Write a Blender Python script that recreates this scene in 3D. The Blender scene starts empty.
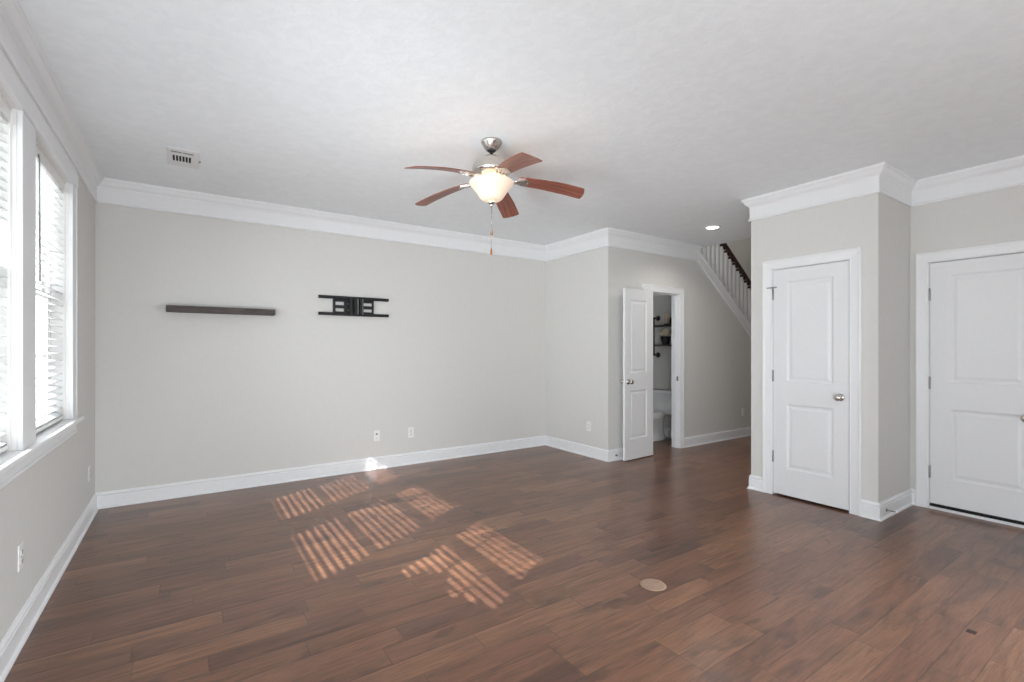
import bpy, bmesh, math, random
from mathutils import Vector, Matrix
random.seed(7)
PI = math.pi
S = bpy.context.scene
COL = S.collection

# ------------------------------------------------------------------ camera
EYE = 1.3233
FPX, YAW, HORIZON = 478.6, 0.5966, 349.28
cam_data = bpy.data.cameras.new('camera')
cam = bpy.data.objects.new('camera', cam_data)
COL.objects.link(cam)
cam.location = (0, 0, EYE)
cam.rotation_euler = (PI / 2, 0, -YAW)
cam_data.sensor_width = 36.0
cam_data.lens = FPX / 1024 * 36
cam_data.shift_y = (HORIZON - 341) / 1024
cam_data.clip_start = 0.02
S.camera = cam

# ------------------------------------------------------------------ light and exposure
S.view_settings.view_transform = 'Standard'
S.view_settings.look = 'None'
S.view_settings.gamma = 1.0
S.view_settings.use_curve_mapping = False
S.view_settings.exposure = 0.1

SKY = 6.4
world = bpy.data.worlds.new('sky')
S.world = world
world.use_nodes = True
bg = world.node_tree.nodes['Background']
bg.inputs['Color'].default_value = (0.94, 0.975, 1.0, 1)
bg.inputs['Strength'].default_value = SKY
# pale sunlit ground below the horizon, softer sky above
_nt = world.node_tree
_tc = _nt.nodes.new('ShaderNodeTexCoord')
_sp = _nt.nodes.new('ShaderNodeSeparateXYZ')
_cr = _nt.nodes.new('ShaderNodeValToRGB')
_ma = _nt.nodes.new('ShaderNodeMath')
_ma.operation = 'MULTIPLY_ADD'
_ma.inputs[1].default_value = 0.5
_ma.inputs[2].default_value = 0.5
_nt.links.new(_tc.outputs['Generated'], _sp.inputs[0])
_nt.links.new(_sp.outputs[2], _ma.inputs[0])
_nt.links.new(_ma.outputs[0], _cr.inputs[0])
_nt.links.new(_cr.outputs[0], bg.inputs['Color'])
_e = _cr.color_ramp.elements
_e[0].position, _e[0].color = 0.46, (0.94, 0.98, 1.0, 1)
_e[1].position, _e[1].color = 0.54, (0.58, 0.64, 0.70, 1)

SUN_DIR = Vector((1.0, 0.55, -1 / 1.37)).normalized()
sun_d = bpy.data.lights.new('sun', 'SUN')
sun_d.energy = 21.0
sun_d.angle = math.radians(0.5)
sun_d.color = (0.96, 0.97, 1.0)
sun = bpy.data.objects.new('sun', sun_d)
COL.objects.link(sun)
sun.rotation_euler = SUN_DIR.to_track_quat('-Z', 'Y').to_euler()
sun.location = (-6, -3, 6)


def portal(name, loc, rot, sx, sy):
    d = bpy.data.lights.new(name, 'AREA')
    d.shape = 'RECTANGLE'
    d.size, d.size_y = sx, sy
    d.cycles.is_portal = True
    o = bpy.data.objects.new(name, d)
    COL.objects.link(o)
    o.location = loc
    o.rotation_euler = rot
    return o


def down_lamp(name, loc, watts, color=(1, 0.93, 0.84), size=0.11, spread=PI):
    d = bpy.data.lights.new(name, 'AREA')
    d.shape = 'DISK'
    d.size = size
    d.energy = watts
    d.color = color
    d.spread = spread
    o = bpy.data.objects.new(name, d)
    COL.objects.link(o)
    o.location = loc
    return o


# ------------------------------------------------------------------ the room's measures
H = 2.743                      # ceiling
XL, YB, XB, YP = -0.629, 5.219, 4.108, 4.031
XA, YA1, YA0, XE = 4.432, 2.484, 1.473, 5.1205
YR = -3.5                      # rear wall, behind the camera
WT = 0.12                      # wall thickness
XW = 6.0                       # far wall of the small toilet room
OPEN_Z0, OPEN_Z1 = 0.865, 2.395
WINS = [(3.235, 4.15), (2.055, 3.01), (0.875, 1.83)]

for k, (a, b) in enumerate(WINS):
    portal('window_daylight', (XL - WT - 0.06, (a + b) / 2, (OPEN_Z0 + OPEN_Z1) / 2), (0, -PI / 2, 0),
           OPEN_Z1 - OPEN_Z0, b - a)
FILL_WIN = (1.2, 2.6, 0.9, 2.1)  # unseen opening added to let more sky light in from behind
portal('rear_fill_portal', ((FILL_WIN[0] + FILL_WIN[1]) / 2, YR - WT - 0.06, (FILL_WIN[2] + FILL_WIN[3]) / 2), (PI / 2, 0, 0),
       FILL_WIN[1] - FILL_WIN[0], FILL_WIN[3] - FILL_WIN[2])


def fill_lamp(name, loc, aim, watts, sx, sy, spread=PI):
    d = bpy.data.lights.new(name, 'AREA')
    d.shape = 'RECTANGLE'
    d.size, d.size_y = sx, sy
    d.energy = watts
    d.color = (0.90, 0.96, 1.0)
    d.spread = spread
    o = bpy.data.objects.new(name, d)
    COL.objects.link(o)
    o.location = loc
    o.rotation_euler = Vector(aim).to_track_quat('-Z', 'Y').to_euler()
    return o


# added fill lamps, unseen at the left and behind the camera, in place of daylight
fill_lamp('near_window_fill', (XL + 0.20, 1.40, 1.25), (0.80, 0.60, 0.10), 18, 0.5, 1.2, 1.5)
fill_lamp('low_left_fill', (-0.45, -0.90, 0.35), (0.60, 0.62, 0.52), 88, 1.0, 0.6)
fill_lamp('rear_left_fill', (-0.30, -2.20, 0.70), (0.50, 0.70, 0.50), 42, 1.6, 1.0)
fill_lamp('rear_right_fill', (4.60, -1.20, 0.90), (-0.74, 0.66, -0.22), 26, 1.0, 1.2, 1.2)


# ------------------------------------------------------------------ material helpers
def s2l(c):
    return tuple(((v / 255) / 12.92 if v / 255 <= 0.04045 else ((v / 255 + 0.055) / 1.055) ** 2.4) for v in c) + (1.0,)


class NT:
    def __init__(self, name):
        self.m = bpy.data.materials.new(name)
        self.m.use_nodes = True
        self.t = self.m.node_tree
        self.b = self.t.nodes['Principled BSDF']

    def n(self, typ, **kw):
        nd = self.t.nodes.new(typ)
        for k, v in kw.items():
            setattr(nd, k, v)
        return nd

    def put(self, sock, v):
        if isinstance(v, bpy.types.NodeSocket):
            self.t.links.new(v, sock)
        elif v is not None:
            sock.default_value = v

    def math(self, op, a, b=None, c=None):
        nd = self.n('ShaderNodeMath', operation=op)
        for i, v in enumerate((a, b, c)):
            self.put(nd.inputs[i], v)
        return nd.outputs[0]

    def coord(self):
        return self.n('ShaderNodeTexCoord').outputs['Object']

    def noise(self, vec, scale, detail=4, rough=0.55, dist=0):
        nd = self.n('ShaderNodeTexNoise')
        self.put(nd.inputs['Vector'], vec)
        nd.inputs['Scale'].default_value = scale
        nd.inputs['Detail'].default_value = detail
        nd.inputs['Roughness'].default_value = rough
        nd.inputs['Distortion'].default_value = dist
        return nd.outputs['Fac']

    def vmul(self, vec, xyz):
        nd = self.n('ShaderNodeVectorMath', operation='MULTIPLY')
        self.put(nd.inputs[0], vec)
        nd.inputs[1].default_value = xyz
        return nd.outputs[0]

    def vadd(self, a, b):
        nd = self.n('ShaderNodeVectorMath', operation='ADD')
        self.put(nd.inputs[0], a)
        self.put(nd.inputs[1], b)
        return nd.outputs[0]

    def ramp(self, fac, stops, interp='LINEAR'):
        nd = self.n('ShaderNodeValToRGB')
        nd.color_ramp.interpolation = interp
        el = nd.color_ramp.elements
        while len(el) < len(stops):
            el.new(0.5)
        for e, (p, c) in zip(el, stops):
            e.position = p
            e.color = c if len(c) == 4 else tuple(c) + (1,)
        self.put(nd.inputs['Fac'], fac)
        return nd.outputs['Color']

    def mix(self, fac, a, b, blend='MIX'):
        nd = self.n('ShaderNodeMix', data_type='RGBA', blend_type=blend)
        self.put(nd.inputs[0], fac)
        self.put(nd.inputs[6], a)
        self.put(nd.inputs[7], b)
        return nd.outputs[2]

    def bump(self, height, strength, dist):
        nd = self.n('ShaderNodeBump')
        nd.inputs['Strength'].default_value = strength
        nd.inputs['Distance'].default_value = dist
        self.put(nd.inputs['Height'], height)
        self.t.links.new(nd.outputs[0], self.b.inputs['Normal'])

    def base(self, color=None, rough=None, metal=None, spec=None):
        self.put(self.b.inputs['Base Color'], color)
        self.put(self.b.inputs['Roughness'], rough)
        self.put(self.b.inputs['Metallic'], metal)
        self.put(self.b.inputs['Specular IOR Level'], spec)
        return self


def paint(name, rgb, rough=0.6, var=0.02, bump=0.0, scale=30):
    g = NT(name)
    nz = g.noise(g.coord(), scale, 3)
    c = s2l(rgb)
    lo = tuple(max(0, v * (1 - var)) for v in c[:3]) + (1,)
    hi = tuple(min(1, v * (1 + var)) for v in c[:3]) + (1,)
    g.base(g.ramp(nz, [(0.3, lo), (0.7, hi)]), rough)
    if bump:
        g.bump(g.noise(g.coord(), scale * 8, 2), bump, 0.002)
    return g.m


def metal(name, rgb, rough=0.3, brushed=True):
    g = NT(name)
    v = g.vmul(g.coord(), (40, 40, 900) if brushed else (60, 60, 60))
    nz = g.noise(v, 1.0, 2)
    g.base(s2l(rgb), g.math('MULTIPLY_ADD', nz, 0.05, rough - 0.025), 1.0)
    return g.m


M = {}
M['wall'] = paint('greige_wall_paint', (214, 212, 208), 0.75, 0.012, 0.06, 22)
M['trim'] = paint('white_trim_enamel', (235, 235, 236), 0.32, 0.008)
M['door'] = paint('white_door_enamel', (230, 230, 231), 0.38, 0.01)
M['plastic'] = paint('white_plastic', (236, 235, 232), 0.35, 0.005)
M['dark'] = paint('dark_void', (14, 14, 15), 0.8, 0.05)  # near-black standing in for shade inside gaps and openings
M['black'] = paint('black_powder_coat', (15, 15, 17), 0.45, 0.1, 0.1, 60)
M['nickel'] = metal('satin_nickel', (205, 200, 194), 0.26)
M['steel'] = metal('dull_grey_steel', (150, 150, 150), 0.4)
M['bronze'] = metal('dark_bronze_wood_knob', (190, 120, 70), 0.4)
M['porcelain'] = paint('white_porcelain', (238, 238, 238), 0.12, 0.004)
M['vent'] = paint('white_vent_enamel', (228, 228, 228), 0.4, 0.01)
M['rubber'] = paint('grey_rubber', (70, 70, 72), 0.7, 0.05)
M['cream'] = paint('cream_petals', (244, 232, 204), 0.7, 0.08)
M['candle'] = paint('beige_wax', (214, 192, 172), 0.6, 0.08)
M['tan'] = paint('tan_floor_disk', (164, 136, 117), 0.5, 0.08, 0.05, 25)
M['shade_hedge'] = paint('hedge_leaves', (70, 92, 52), 0.7, 0.5, 0.6, 24)
M['soffit'] = paint('pale_soffit_paint', (225, 225, 222), 0.7, 0.02)

# ceiling: knockdown plaster
g = NT('knockdown_ceiling_plaster')
co = g.coord()
n1 = g.noise(co, 14, 5, 0.6, 0.6)
n2 = g.noise(co, 45, 3, 0.5)
hgt = g.math('ADD', g.math('SMOOTHSTEP', n1, 0.44, 0.60) if False else g.math('MULTIPLY', n1, 1.0), g.math('MULTIPLY', n2, 0.35))
blot = g.ramp(n1, [(0.40, s2l((240, 243, 245))), (0.62, s2l((244, 247, 249)))])
g.base(blot, 0.85)
g.bump(hgt, 0.22, 0.010)
M['ceiling'] = g.m


# floor: hand scraped planks running along x
FLOOR_GAIN = 0.97


def floor_material():
    g = NT('hand_scraped_hardwood')
    co = g.coord()
    sp = g.n('ShaderNodeSeparateXYZ')
    g.put(sp.inputs[0], co)
    x, y = sp.outputs[0], sp.outputs[1]
    W, L = 0.127, 0.66
    yw = g.math('DIVIDE', g.math('ADD', y, 20.03), W)
    row = g.math('FLOOR', yw)
    fr = g.math('SUBTRACT', yw, row)
    wn = g.n('ShaderNodeTexWhiteNoise', noise_dimensions='1D')
    g.put(wn.inputs['W'], row)
    u = g.math('ADD', g.math('DIVIDE', x, L), g.math('MULTIPLY', row, 61.37))
    u = g.math('ADD', u, wn.outputs['Value'])
    v1 = g.n('ShaderNodeTexVoronoi', voronoi_dimensions='1D', feature='F1')
    g.put(v1.inputs['W'], u)
    v1.inputs['Scale'].default_value = 1
    v1.inputs['Randomness'].default_value = 1.0
    v2 = g.n('ShaderNodeTexVoronoi', voronoi_dimensions='1D', feature='DISTANCE_TO_EDGE')
    g.put(v2.inputs['W'], u)
    v2.inputs['Scale'].default_value = 1
    v2.inputs['Randomness'].default_value = 1.0
    sc = g.n('ShaderNodeSeparateColor')
    g.put(sc.inputs[0], v1.outputs['Color'])
    r1, r2, r3 = sc.outputs
    # wobbling edges
    wob = g.math('MULTIPLY', g.math('SUBTRACT', g.noise(co, 6, 2), 0.5), 0.006)
    dy = g.math('ADD', g.math('MULTIPLY', g.math('MINIMUM', fr, g.math('SUBTRACT', 1.0, fr)), W), wob)
    dx = g.math('ADD', g.math('MULTIPLY', v2.outputs['Distance'], L), wob)
    edge = g.math('MINIMUM', dx, dy)
    seam = g.n('ShaderNodeMapRange', interpolation_type='SMOOTHSTEP')
    g.put(seam.inputs['Value'], edge)
    seam.inputs['From Min'].default_value = 0.0
    seam.inputs['From Max'].default_value = 0.0030
    seam = seam.outputs[0]
    bev = g.n('ShaderNodeMapRange', interpolation_type='SMOOTHSTEP')
    g.put(bev.inputs['Value'], edge)
    bev.inputs['From Min'].default_value = 0.0
    bev.inputs['From Max'].default_value = 0.010
    bev = bev.outputs[0]
    # per plank shift of the grain
    comb = g.n('ShaderNodeCombineXYZ')
    g.put(comb.inputs[0], g.math('MULTIPLY', r1, 31.0))
    g.put(comb.inputs[1], g.math('MULTIPLY', r2, 17.0))
    g.put(comb.inputs[2], g.math('MULTIPLY', r3, 9.0))
    pc = g.vadd(co, comb.outputs[0])
    grain = g.noise(g.vmul(pc, (7, 150, 7)), 1.0, 5, 0.65, 0.6)
    figure = g.noise(g.vmul(pc, (2.4, 20, 3)), 1.0, 5, 0.6, 1.2)
    scrape = g.noise(g.vmul(pc, (1.9, 19, 3)), 1.0, 3, 0.55, 0.5)
    blotch = g.noise(g.vmul(pc, (1.6, 5.5, 2)), 1.0, 3, 0.55, 0.6)
    chat = g.noise(g.vmul(pc, (46, 8, 5)), 1.0, 2, 0.5, 0.4)
    col = g.ramp(r1, [(0.0, s2l((84, 56, 45))), (0.12, s2l((122, 87, 69))), (0.28, s2l((106, 73, 58))), (0.45, s2l((132, 97, 76))),
                      (0.60, s2l((112, 78, 62))), (0.76, s2l((136, 100, 78))), (0.88, s2l((116, 82, 66))), (1.0, s2l((94, 66, 55)))])
    hue = g.mix(g.math('MULTIPLY', r3, 0.35), col, s2l((120, 88, 70)))
    fig = g.ramp(figure, [(0.28, (0.58, 0.56, 0.55)), (0.47, (0.95, 0.95, 0.95)), (0.68, (1.26, 1.25, 1.24))])
    c = g.mix(0.9, hue, fig, 'MULTIPLY')
    gr = g.ramp(grain, [(0.30, (0.66, 0.65, 0.64)), (0.52, (1.0, 1.0, 1.0)), (0.72, (1.16, 1.16, 1.16))])
    c = g.mix(1.0, c, gr, 'MULTIPLY')
    bl = g.ramp(blotch, [(0.28, (0.58, 0.58, 0.61)), (0.44, (0.96, 0.96, 0.97)), (0.7, (1.08, 1.07, 1.06))])
    c = g.mix(1.0, c, bl, 'MULTIPLY')
    streak = g.ramp(scrape, [(0.30, (0.50, 0.47, 0.46)), (0.41, (1, 1, 1))])
    few = g.ramp(r2, [(0.40, (0, 0, 0)), (0.55, (0.9, 0.9, 0.9))])
    c = g.mix(few, c, streak, 'MULTIPLY')
    patch = g.noise(g.vmul(pc, (2.5, 7.0, 2)), 1.0, 2, 0.5, 0.8)
    dk = g.ramp(patch, [(0.33, (0.52, 0.50, 0.50)), (0.40, (1, 1, 1))])
    c = g.mix(g.ramp(r3, [(0.55, (0, 0, 0)), (0.65, (0.8, 0.8, 0.8))]), c, dk, 'MULTIPLY')
    c = g.mix(1.0, c, (FLOOR_GAIN * 1.07, FLOOR_GAIN * 0.97, FLOOR_GAIN * 0.85, 1), 'MULTIPLY')
    c = g.mix(g.math('MULTIPLY_ADD', seam, 0.62, 0.38), s2l((52, 35, 29)), c)
    g.base(c, 0.29, None, 0.75)
    hgt = g.math('ADD', g.math('MULTIPLY', bev, 0.55), g.math('MULTIPLY', figure, 0.45))
    hgt = g.math('ADD', hgt, g.math('ADD', g.math('MULTIPLY', grain, 0.06), g.math('MULTIPLY', chat, 0.07)))
    g.bump(hgt, 0.28, 0.0030)
    return g.m


M['floor'] = floor_material()


def wood(name, c1, c2, c3, axis=(3, 45, 45), rough=0.4):
    g = NT(name)
    v = g.vmul(g.coord(), axis)
    nz = g.noise(v, 1.0, 5, 0.6, 0.8)
    g.base(g.ramp(nz, [(0.28, s2l(c1)), (0.5, s2l(c2)), (0.72, s2l(c3))]), rough)
    g.bump(nz, 0.15, 0.002)
    return g.m


M['blade'] = wood('walnut_fan_blade', (92, 48, 38), (134, 78, 62), (168, 110, 90), (4, 55, 8), 0.33)
M['shelf'] = wood('dark_weathered_wood', (48, 40, 38), (72, 62, 58), (104, 94, 90), (5, 60, 60), 0.6)
M['rail'] = wood('dark_cherry_handrail', (30, 12, 10), (46, 20, 16), (66, 30, 24), (6, 50, 50), 0.3)
M['tread'] = wood('stained_oak_tread', (62, 36, 26), (88, 54, 40), (112, 74, 56), (6, 50, 50), 0.4)

# window glass
g = NT('clear_window_glass')
out = [n for n in g.t.nodes if n.type == 'OUTPUT_MATERIAL'][0]
tr = g.n('ShaderNodeBsdfTransparent')
gl = g.n('ShaderNodeBsdfGlossy')
gl.inputs['Roughness'].default_value = 0.02
mx = g.n('ShaderNodeMixShader')
mx.inputs[0].default_value = 0.06
g.t.links.new(tr.outputs[0], mx.inputs[1])
g.t.links.new(gl.outputs[0], mx.inputs[2])
g.t.links.new(mx.outputs[0], out.inputs['Surface'])
M['glass'] = g.m

# blind slats: white, letting some daylight through
g = NT('white_blind_slat')
out = [n for n in g.t.nodes if n.type == 'OUTPUT_MATERIAL'][0]
g.base(s2l((240, 240, 240)), 0.45)
tl = g.n('ShaderNodeBsdfTranslucent')
tl.inputs['Color'].default_value = s2l((235, 238, 240))
mx = g.n('ShaderNodeMixShader')
mx.inputs[0].default_value = 0.22
g.t.links.new(g.b.outputs[0], mx.inputs[1])
g.t.links.new(tl.outputs[0], mx.inputs[2])
g.t.links.new(mx.outputs[0], out.inputs['Surface'])
M['slat'] = g.m

# lit alabaster glass bowl
g = NT('lit_alabaster_glass')
nz = g.noise(g.coord(), 9, 3, 0.5, 0.6)
g.base(s2l((222, 204, 186)), 0.35)
g.put(g.b.inputs['Emission Color'], g.ramp(nz, [(0.35, (1.0, 0.66, 0.44)), (0.6, (1.0, 0.80, 0.62))]))
g.b.inputs['Emission Strength'].default_value = 0.34
M['bowl'] = g.m
g = NT('lit_bulb')
g.base((1, 1, 1, 1), 0.4)
g.put(g.b.inputs['Emission Color'], (1.0, 0.83, 0.62, 1))
g.b.inputs['Emission Strength'].default_value = 9.0
M['bulb'] = g.m
g = NT('lit_downlight_lens')
g.base((1, 1, 1, 1), 0.4)
g.put(g.b.inputs['Emission Color'], (1.0, 0.96, 0.9, 1))
g.b.inputs['Emission Strength'].default_value = 6.0
M['lens'] = g.m


# ------------------------------------------------------------------ mesh helpers
class MB:
    def __init__(self):
        self.v, self.f, self.sm = [], [], []

    def add(self, vs, fs, smooth=False, mat=None):
        o = len(self.v)
        for p in vs:
            p = Vector(p)
            self.v.append(tuple(mat @ p if mat else p))
        for q in fs:
            self.f.append(tuple(o + i for i in q))
            self.sm.append(smooth)
        return self

    def box(self, x0, x1, y0, y1, z0, z1, mat=None):
        vs = [(x, y, z) for z in (z0, z1) for y in (y0, y1) for x in (x0, x1)]
        fs = [(0, 2, 3, 1), (4, 5, 7, 6), (0, 1, 5, 4), (2, 6, 7, 3), (0, 4, 6, 2), (1, 3, 7, 5)]
        return self.add(vs, fs, False, mat)

    def lathe(self, prof, n=32, mat=None, cap=True, smooth=True):
        vs, fs = [], []
        for r, z in prof:
            for i in range(n):
                a = 2 * PI * i / n
                vs.append((r * math.cos(a), r * math.sin(a), z))
        for k in range(len(prof) - 1):
            for i in range(n):
                j = (i + 1) % n
                fs.append((k * n + i, k * n + j, (k + 1) * n + j, (k + 1) * n + i))
        self.add(vs, fs, smooth, mat)
        if cap:
            o = len(self.v) - len(vs)
            self.f.append(tuple(o + i for i in reversed(range(n))))
            self.sm.append(False)
            self.f.append(tuple(o + (len(prof) - 1) * n + i for i in range(n)))
            self.sm.append(False)
        return self

    def loft(self, secs, n=28, mat=None, power=2.0):
        """secs: (cx, cy, rx, ry, z), super-ellipses stacked in z"""
        vs, fs = [], []
        for cx, cy, rx, ry, z in secs:
            for i in range(n):
                a = 2 * PI * i / n
                ca, sa = math.cos(a), math.sin(a)
                e = 2 / power
                vs.append((cx + rx * math.copysign(abs(ca) ** e, ca), cy + ry * math.copysign(abs(sa) ** e, sa), z))
        for k in range(len(secs) - 1):
            for i in range(n):
                j = (i + 1) % n
                fs.append((k * n + i, k * n + j, (k + 1) * n + j, (k + 1) * n + i))
        fs.append(tuple(reversed(range(n))))
        fs.append(tuple((len(secs) - 1) * n + i for i in range(n)))
        return self.add(vs, fs, True, mat)

    def tube(self, pts, r, n=10):
        pts = [Vector(p) for p in pts]
        rs = r if isinstance(r, (list, tuple)) else [r] * len(pts)
        vs, fs = [], []
        up = Vector((0.123, 0.456, 0.88)).normalized()
        for k, p in enumerate(pts):
            d = (pts[min(k + 1, len(pts) - 1)] - pts[max(k - 1, 0)]).normalized()
            a = d.cross(up).normalized()
            b = d.cross(a)
            for i in range(n):
                t = 2 * PI * i / n
                vs.append(p + (a * math.cos(t) + b * math.sin(t)) * rs[k])
        for k in range(len(pts) - 1):
            for i in range(n):
                j = (i + 1) % n
                fs.append((k * n + i, k * n + j, (k + 1) * n + j, (k + 1) * n + i))
        fs.append(tuple(reversed(range(n))))
        fs.append(tuple((len(pts) - 1) * n + i for i in range(n)))
        return self.add(vs, fs, True)

    def ball(self, c, r, n=14, m=9, sz=1.0):
        prof = [(max(1e-4, r * math.sin(PI * k / m)), -r * sz * math.cos(PI * k / m)) for k in range(m + 1)]
        return self.lathe(prof, n, Matrix.Translation(c), True)

    def prism(self, poly, z0, z1, mat=None):
        n = len(poly)
        vs = [(x, y, z0) for x, y in poly] + [(x, y, z1) for x, y in poly]
        fs = [tuple(reversed(range(n))), tuple(range(n, 2 * n))]
        fs += [(i, (i + 1) % n, n + (i + 1) % n, n + i) for i in range(n)]
        return self.add(vs, fs, False, mat)

    def build(self, name, mat, parent=None, bevel=0, loc=None, seg=2, clean=False):
        me = bpy.data.meshes.new(name)
        me.from_pydata(self.v, [], self.f)
        bm = bmesh.new()
        bm.from_mesh(me)
        if clean:
            bmesh.ops.remove_doubles(bm, verts=bm.verts, dist=1e-5)
        bmesh.ops.recalc_face_normals(bm, faces=bm.faces)
        bm.to_mesh(me)
        bm.free()
        if len(me.polygons) == len(self.sm):
            me.polygons.foreach_set('use_smooth', self.sm)
        if isinstance(mat, str):
            mat = M[mat]
        me.materials.append(mat)
        o = bpy.data.objects.new(name, me)
        COL.objects.link(o)
        if parent:
            o.parent = parent
        if loc:
            o.location = loc
        if bevel:
            md = o.modifiers.new('bevel', 'BEVEL')
            md.width = bevel
            md.segments = seg
            md.limit_method = 'ANGLE'
            md.angle_limit = math.radians(40)
        return o


def tag(o, label, cat, group=None, kind=None):
    o['label'] = label
    o['category'] = cat
    if group:
        o['group'] = group
    if kind:
        o['kind'] = kind
    return o


def struct(o, label, cat):
    return tag(o, label, cat, None, 'structure')


def thing(name, label, cat, loc, group=None, rz=0, kind=None):
    o = bpy.data.objects.new(name, None)
    COL.objects.link(o)
    o.empty_display_size = 0.1
    o.location = loc
    o.rotation_euler = (0, 0, rz)
    return tag(o, label, cat, group, kind)


def slab_with_holes(us, vs, holes, fmap, mb=None):
    """thick panel on a (u, v) grid; fmap(u, v, w) -> xyz with w = 0 front, 1 back; holes are (u0, u1, v0, v1)"""
    mb = mb or MB()
    uu = sorted(set(us) | {h[0] for h in holes} | {h[1] for h in holes})
    vv = sorted(set(vs) | {h[2] for h in holes} | {h[3] for h in holes})
    nu, nv = len(uu) - 1, len(vv) - 1

    def solid(i, j):
        if i < 0 or j < 0 or i >= nu or j >= nv:
            return False
        cu, cv = (uu[i] + uu[i + 1]) / 2, (vv[j] + vv[j + 1]) / 2
        return not any(h[0] < cu < h[1] and h[2] < cv < h[3] for h in holes)
    for i in range(nu):
        for j in range(nv):
            if not solid(i, j):
                continue
            a, b, c, d = uu[i], uu[i + 1], vv[j], vv[j + 1]
            for w in (0, 1):
                mb.add([fmap(a, c, w), fmap(b, c, w), fmap(b, d, w), fmap(a, d, w)], [(0, 1, 2, 3)])
            for (ii, jj, p, q) in ((i - 1, j, (a, c), (a, d)), (i + 1, j, (b, c), (b, d)), (i, j - 1, (a, c), (b, c)), (i, j + 1, (a, d), (b, d))):
                if not solid(ii, jj):
                    mb.add([fmap(*p, 0), fmap(*q, 0), fmap(*q, 1), fmap(*p, 1)], [(0, 1, 2, 3)])
    return mb


def sweep_segment(p0, p1, n0, n1, prof):
    """profile (d, z) carried from p0 to p1; n0, n1 are the offset vectors at the two ends"""
    mb = MB()
    m = len(prof)
    vs = [(p0[0] + n0[0] * d, p0[1] + n0[1] * d, z) for d, z in prof] + [(p1[0] + n1[0] * d, p1[1] + n1[1] * d, z) for d, z in prof]
    fs = [(i, i + 1, m + i + 1, m + i) for i in range(m - 1)]
    fs += [(m - 1, 0, m, 2 * m - 1), tuple(range(m)), tuple(range(m, 2 * m))]
    return mb.add(vs, fs)


def path_offsets(pts):
    dirs = []
    for a, b in zip(pts[:-1], pts[1:]):
        d = Vector((b[0] - a[0], b[1] - a[1])).normalized()
        dirs.append(Vector((d.y, -d.x)))
    offs = []
    for i in range(len(pts)):
        if i == 0:
            offs.append(dirs[0])
        elif i == len(pts) - 1:
            offs.append(dirs[-1])
        else:
            s = dirs[i - 1] + dirs[i]
            offs.append(s / (1 + dirs[i - 1].dot(dirs[i])))
    return offs


# ================================================================== LARGE STRUCTURE
# floor and ceiling
fl = MB().box(XL - 0.2, 9.4, YR - 0.2, 5.6, -0.12, 0).build('floor', 'floor')
struct(fl, 'brown hand-scraped hardwood plank floor', 'floor')
HOLE_X = 5.95
mb = slab_with_holes([XL - 0.2, 9.4], [YR - 0.2, 5.6], [(HOLE_X, 9.2, 2.60, 5.20)], lambda u, v, w: (u, v, H + 0.28 * w))
struct(mb.build('ceiling', 'ceiling', clean=True), 'white textured plaster ceiling', 'ceiling')

# left wall with three openings
mb = slab_with_holes([YR - WT, YB + WT], [0, H], [(a - 0.012, b + 0.012, OPEN_Z0 - 0.01, OPEN_Z1 + 0.012) for a, b in WINS],
                     lambda u, v, w: (XL - (WT + 0.02) * w, u, v))
struct(mb.build('wall_left', 'wall', clean=True), 'greige window wall on the left', 'wall')
mb = MB().box(XL, XB + 0.0, YB, YB + WT, 0, H)
struct(mb.build('wall_back', 'wall'), 'long greige wall carrying the wood shelf and bracket', 'wall')
mb = MB().box(XB, XB + WT, YP, YB + WT, 0, H)
struct(mb.build('wall_corner', 'wall'), 'short greige return wall beside the toilet room door', 'wall')

# wall of the toilet room and the stair: straight, then cut off under the stair
STR_X0, STR_Z0, STR_SL = 5.92, 2.63, 0.76     # top edge of the stair stringer
PD = (4.785, 5.437, 2.055)                    # toilet room doorway


def str_top(x):
    return STR_Z0 - (x - STR_X0) * STR_SL


X_END = 9.0
mb = slab_with_holes([XB + WT, 5.86], [0, H], [(PD[0] - 0.012, PD[1] + 0.012, -1, PD[2] + 0.012)], lambda u, v, w: (u, YP + WT * w, v))
x9 = STR_X0 + (STR_Z0 - 0.10) / STR_SL
rot = Matrix(((1, 0, 0, 0), (0, 0, 1, 0), (0, 1, 0, 0), (0, 0, 0, 1)))
mb.prism([(5.86, 0), (x9, 0), (5.86, str_top(5.86) - 0.1)], YP, YP + WT, rot)
struct(mb.build('wall_hall', 'wall', clean=True), 'greige hall wall with the toilet room doorway and stair slope', 'wall')

# closet block (the pantry) and the right wall
CD = (1.667, 2.285, 2.050)
mb = slab_with_holes([YA0, YA1], [0, H], [(CD[0] - 0.012, CD[1] + 0.012, -1, CD[2] + 0.012)], lambda u, v, w: (XA + WT * w, u, v))
struct(mb.build('wall_closet_front', 'wall', clean=True), 'greige closet wall with the narrow white door', 'wall')
mb = MB().box(XA + WT, XE + WT, YA0, YA0 + WT, 0, H)
struct(mb.build('wall_closet_side', 'wall'), 'shaded greige return between the two right-hand doors', 'wall')
mb = MB().box(XA + WT, 9.2, YA1 - WT, YA1, 0, H)
struct(mb.build('wall_closet_back', 'wall'), 'far side of the closet block along the hall', 'wall')
mb = MB().box(XE + 0.35, XE + 0.35 + WT, YA0 + WT, YA1 - WT, 0, H)
struct(mb.build('wall_closet_inner', 'wall'), 'inner end wall of the closet', 'wall')
ED = (0.690, 1.350, 2.046)
mb = slab_with_holes([YR - WT, YA0], [0, H], [(ED[0] - 0.012, ED[1] + 0.012, -1, ED[2] + 0.012)], lambda u, v, w: (XE + WT * w, u, v))
struct(mb.build('wall_right', 'wall', clean=True), 'greige wall with the wide-panelled white door at the right edge', 'wall')
mb = MB().box(XE + 0.75, XE + 0.85, 0.4, YA0 + WT, 0, H).box(XE + WT, XE + 0.75, 0.3, 0.4, 0, H)
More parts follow.
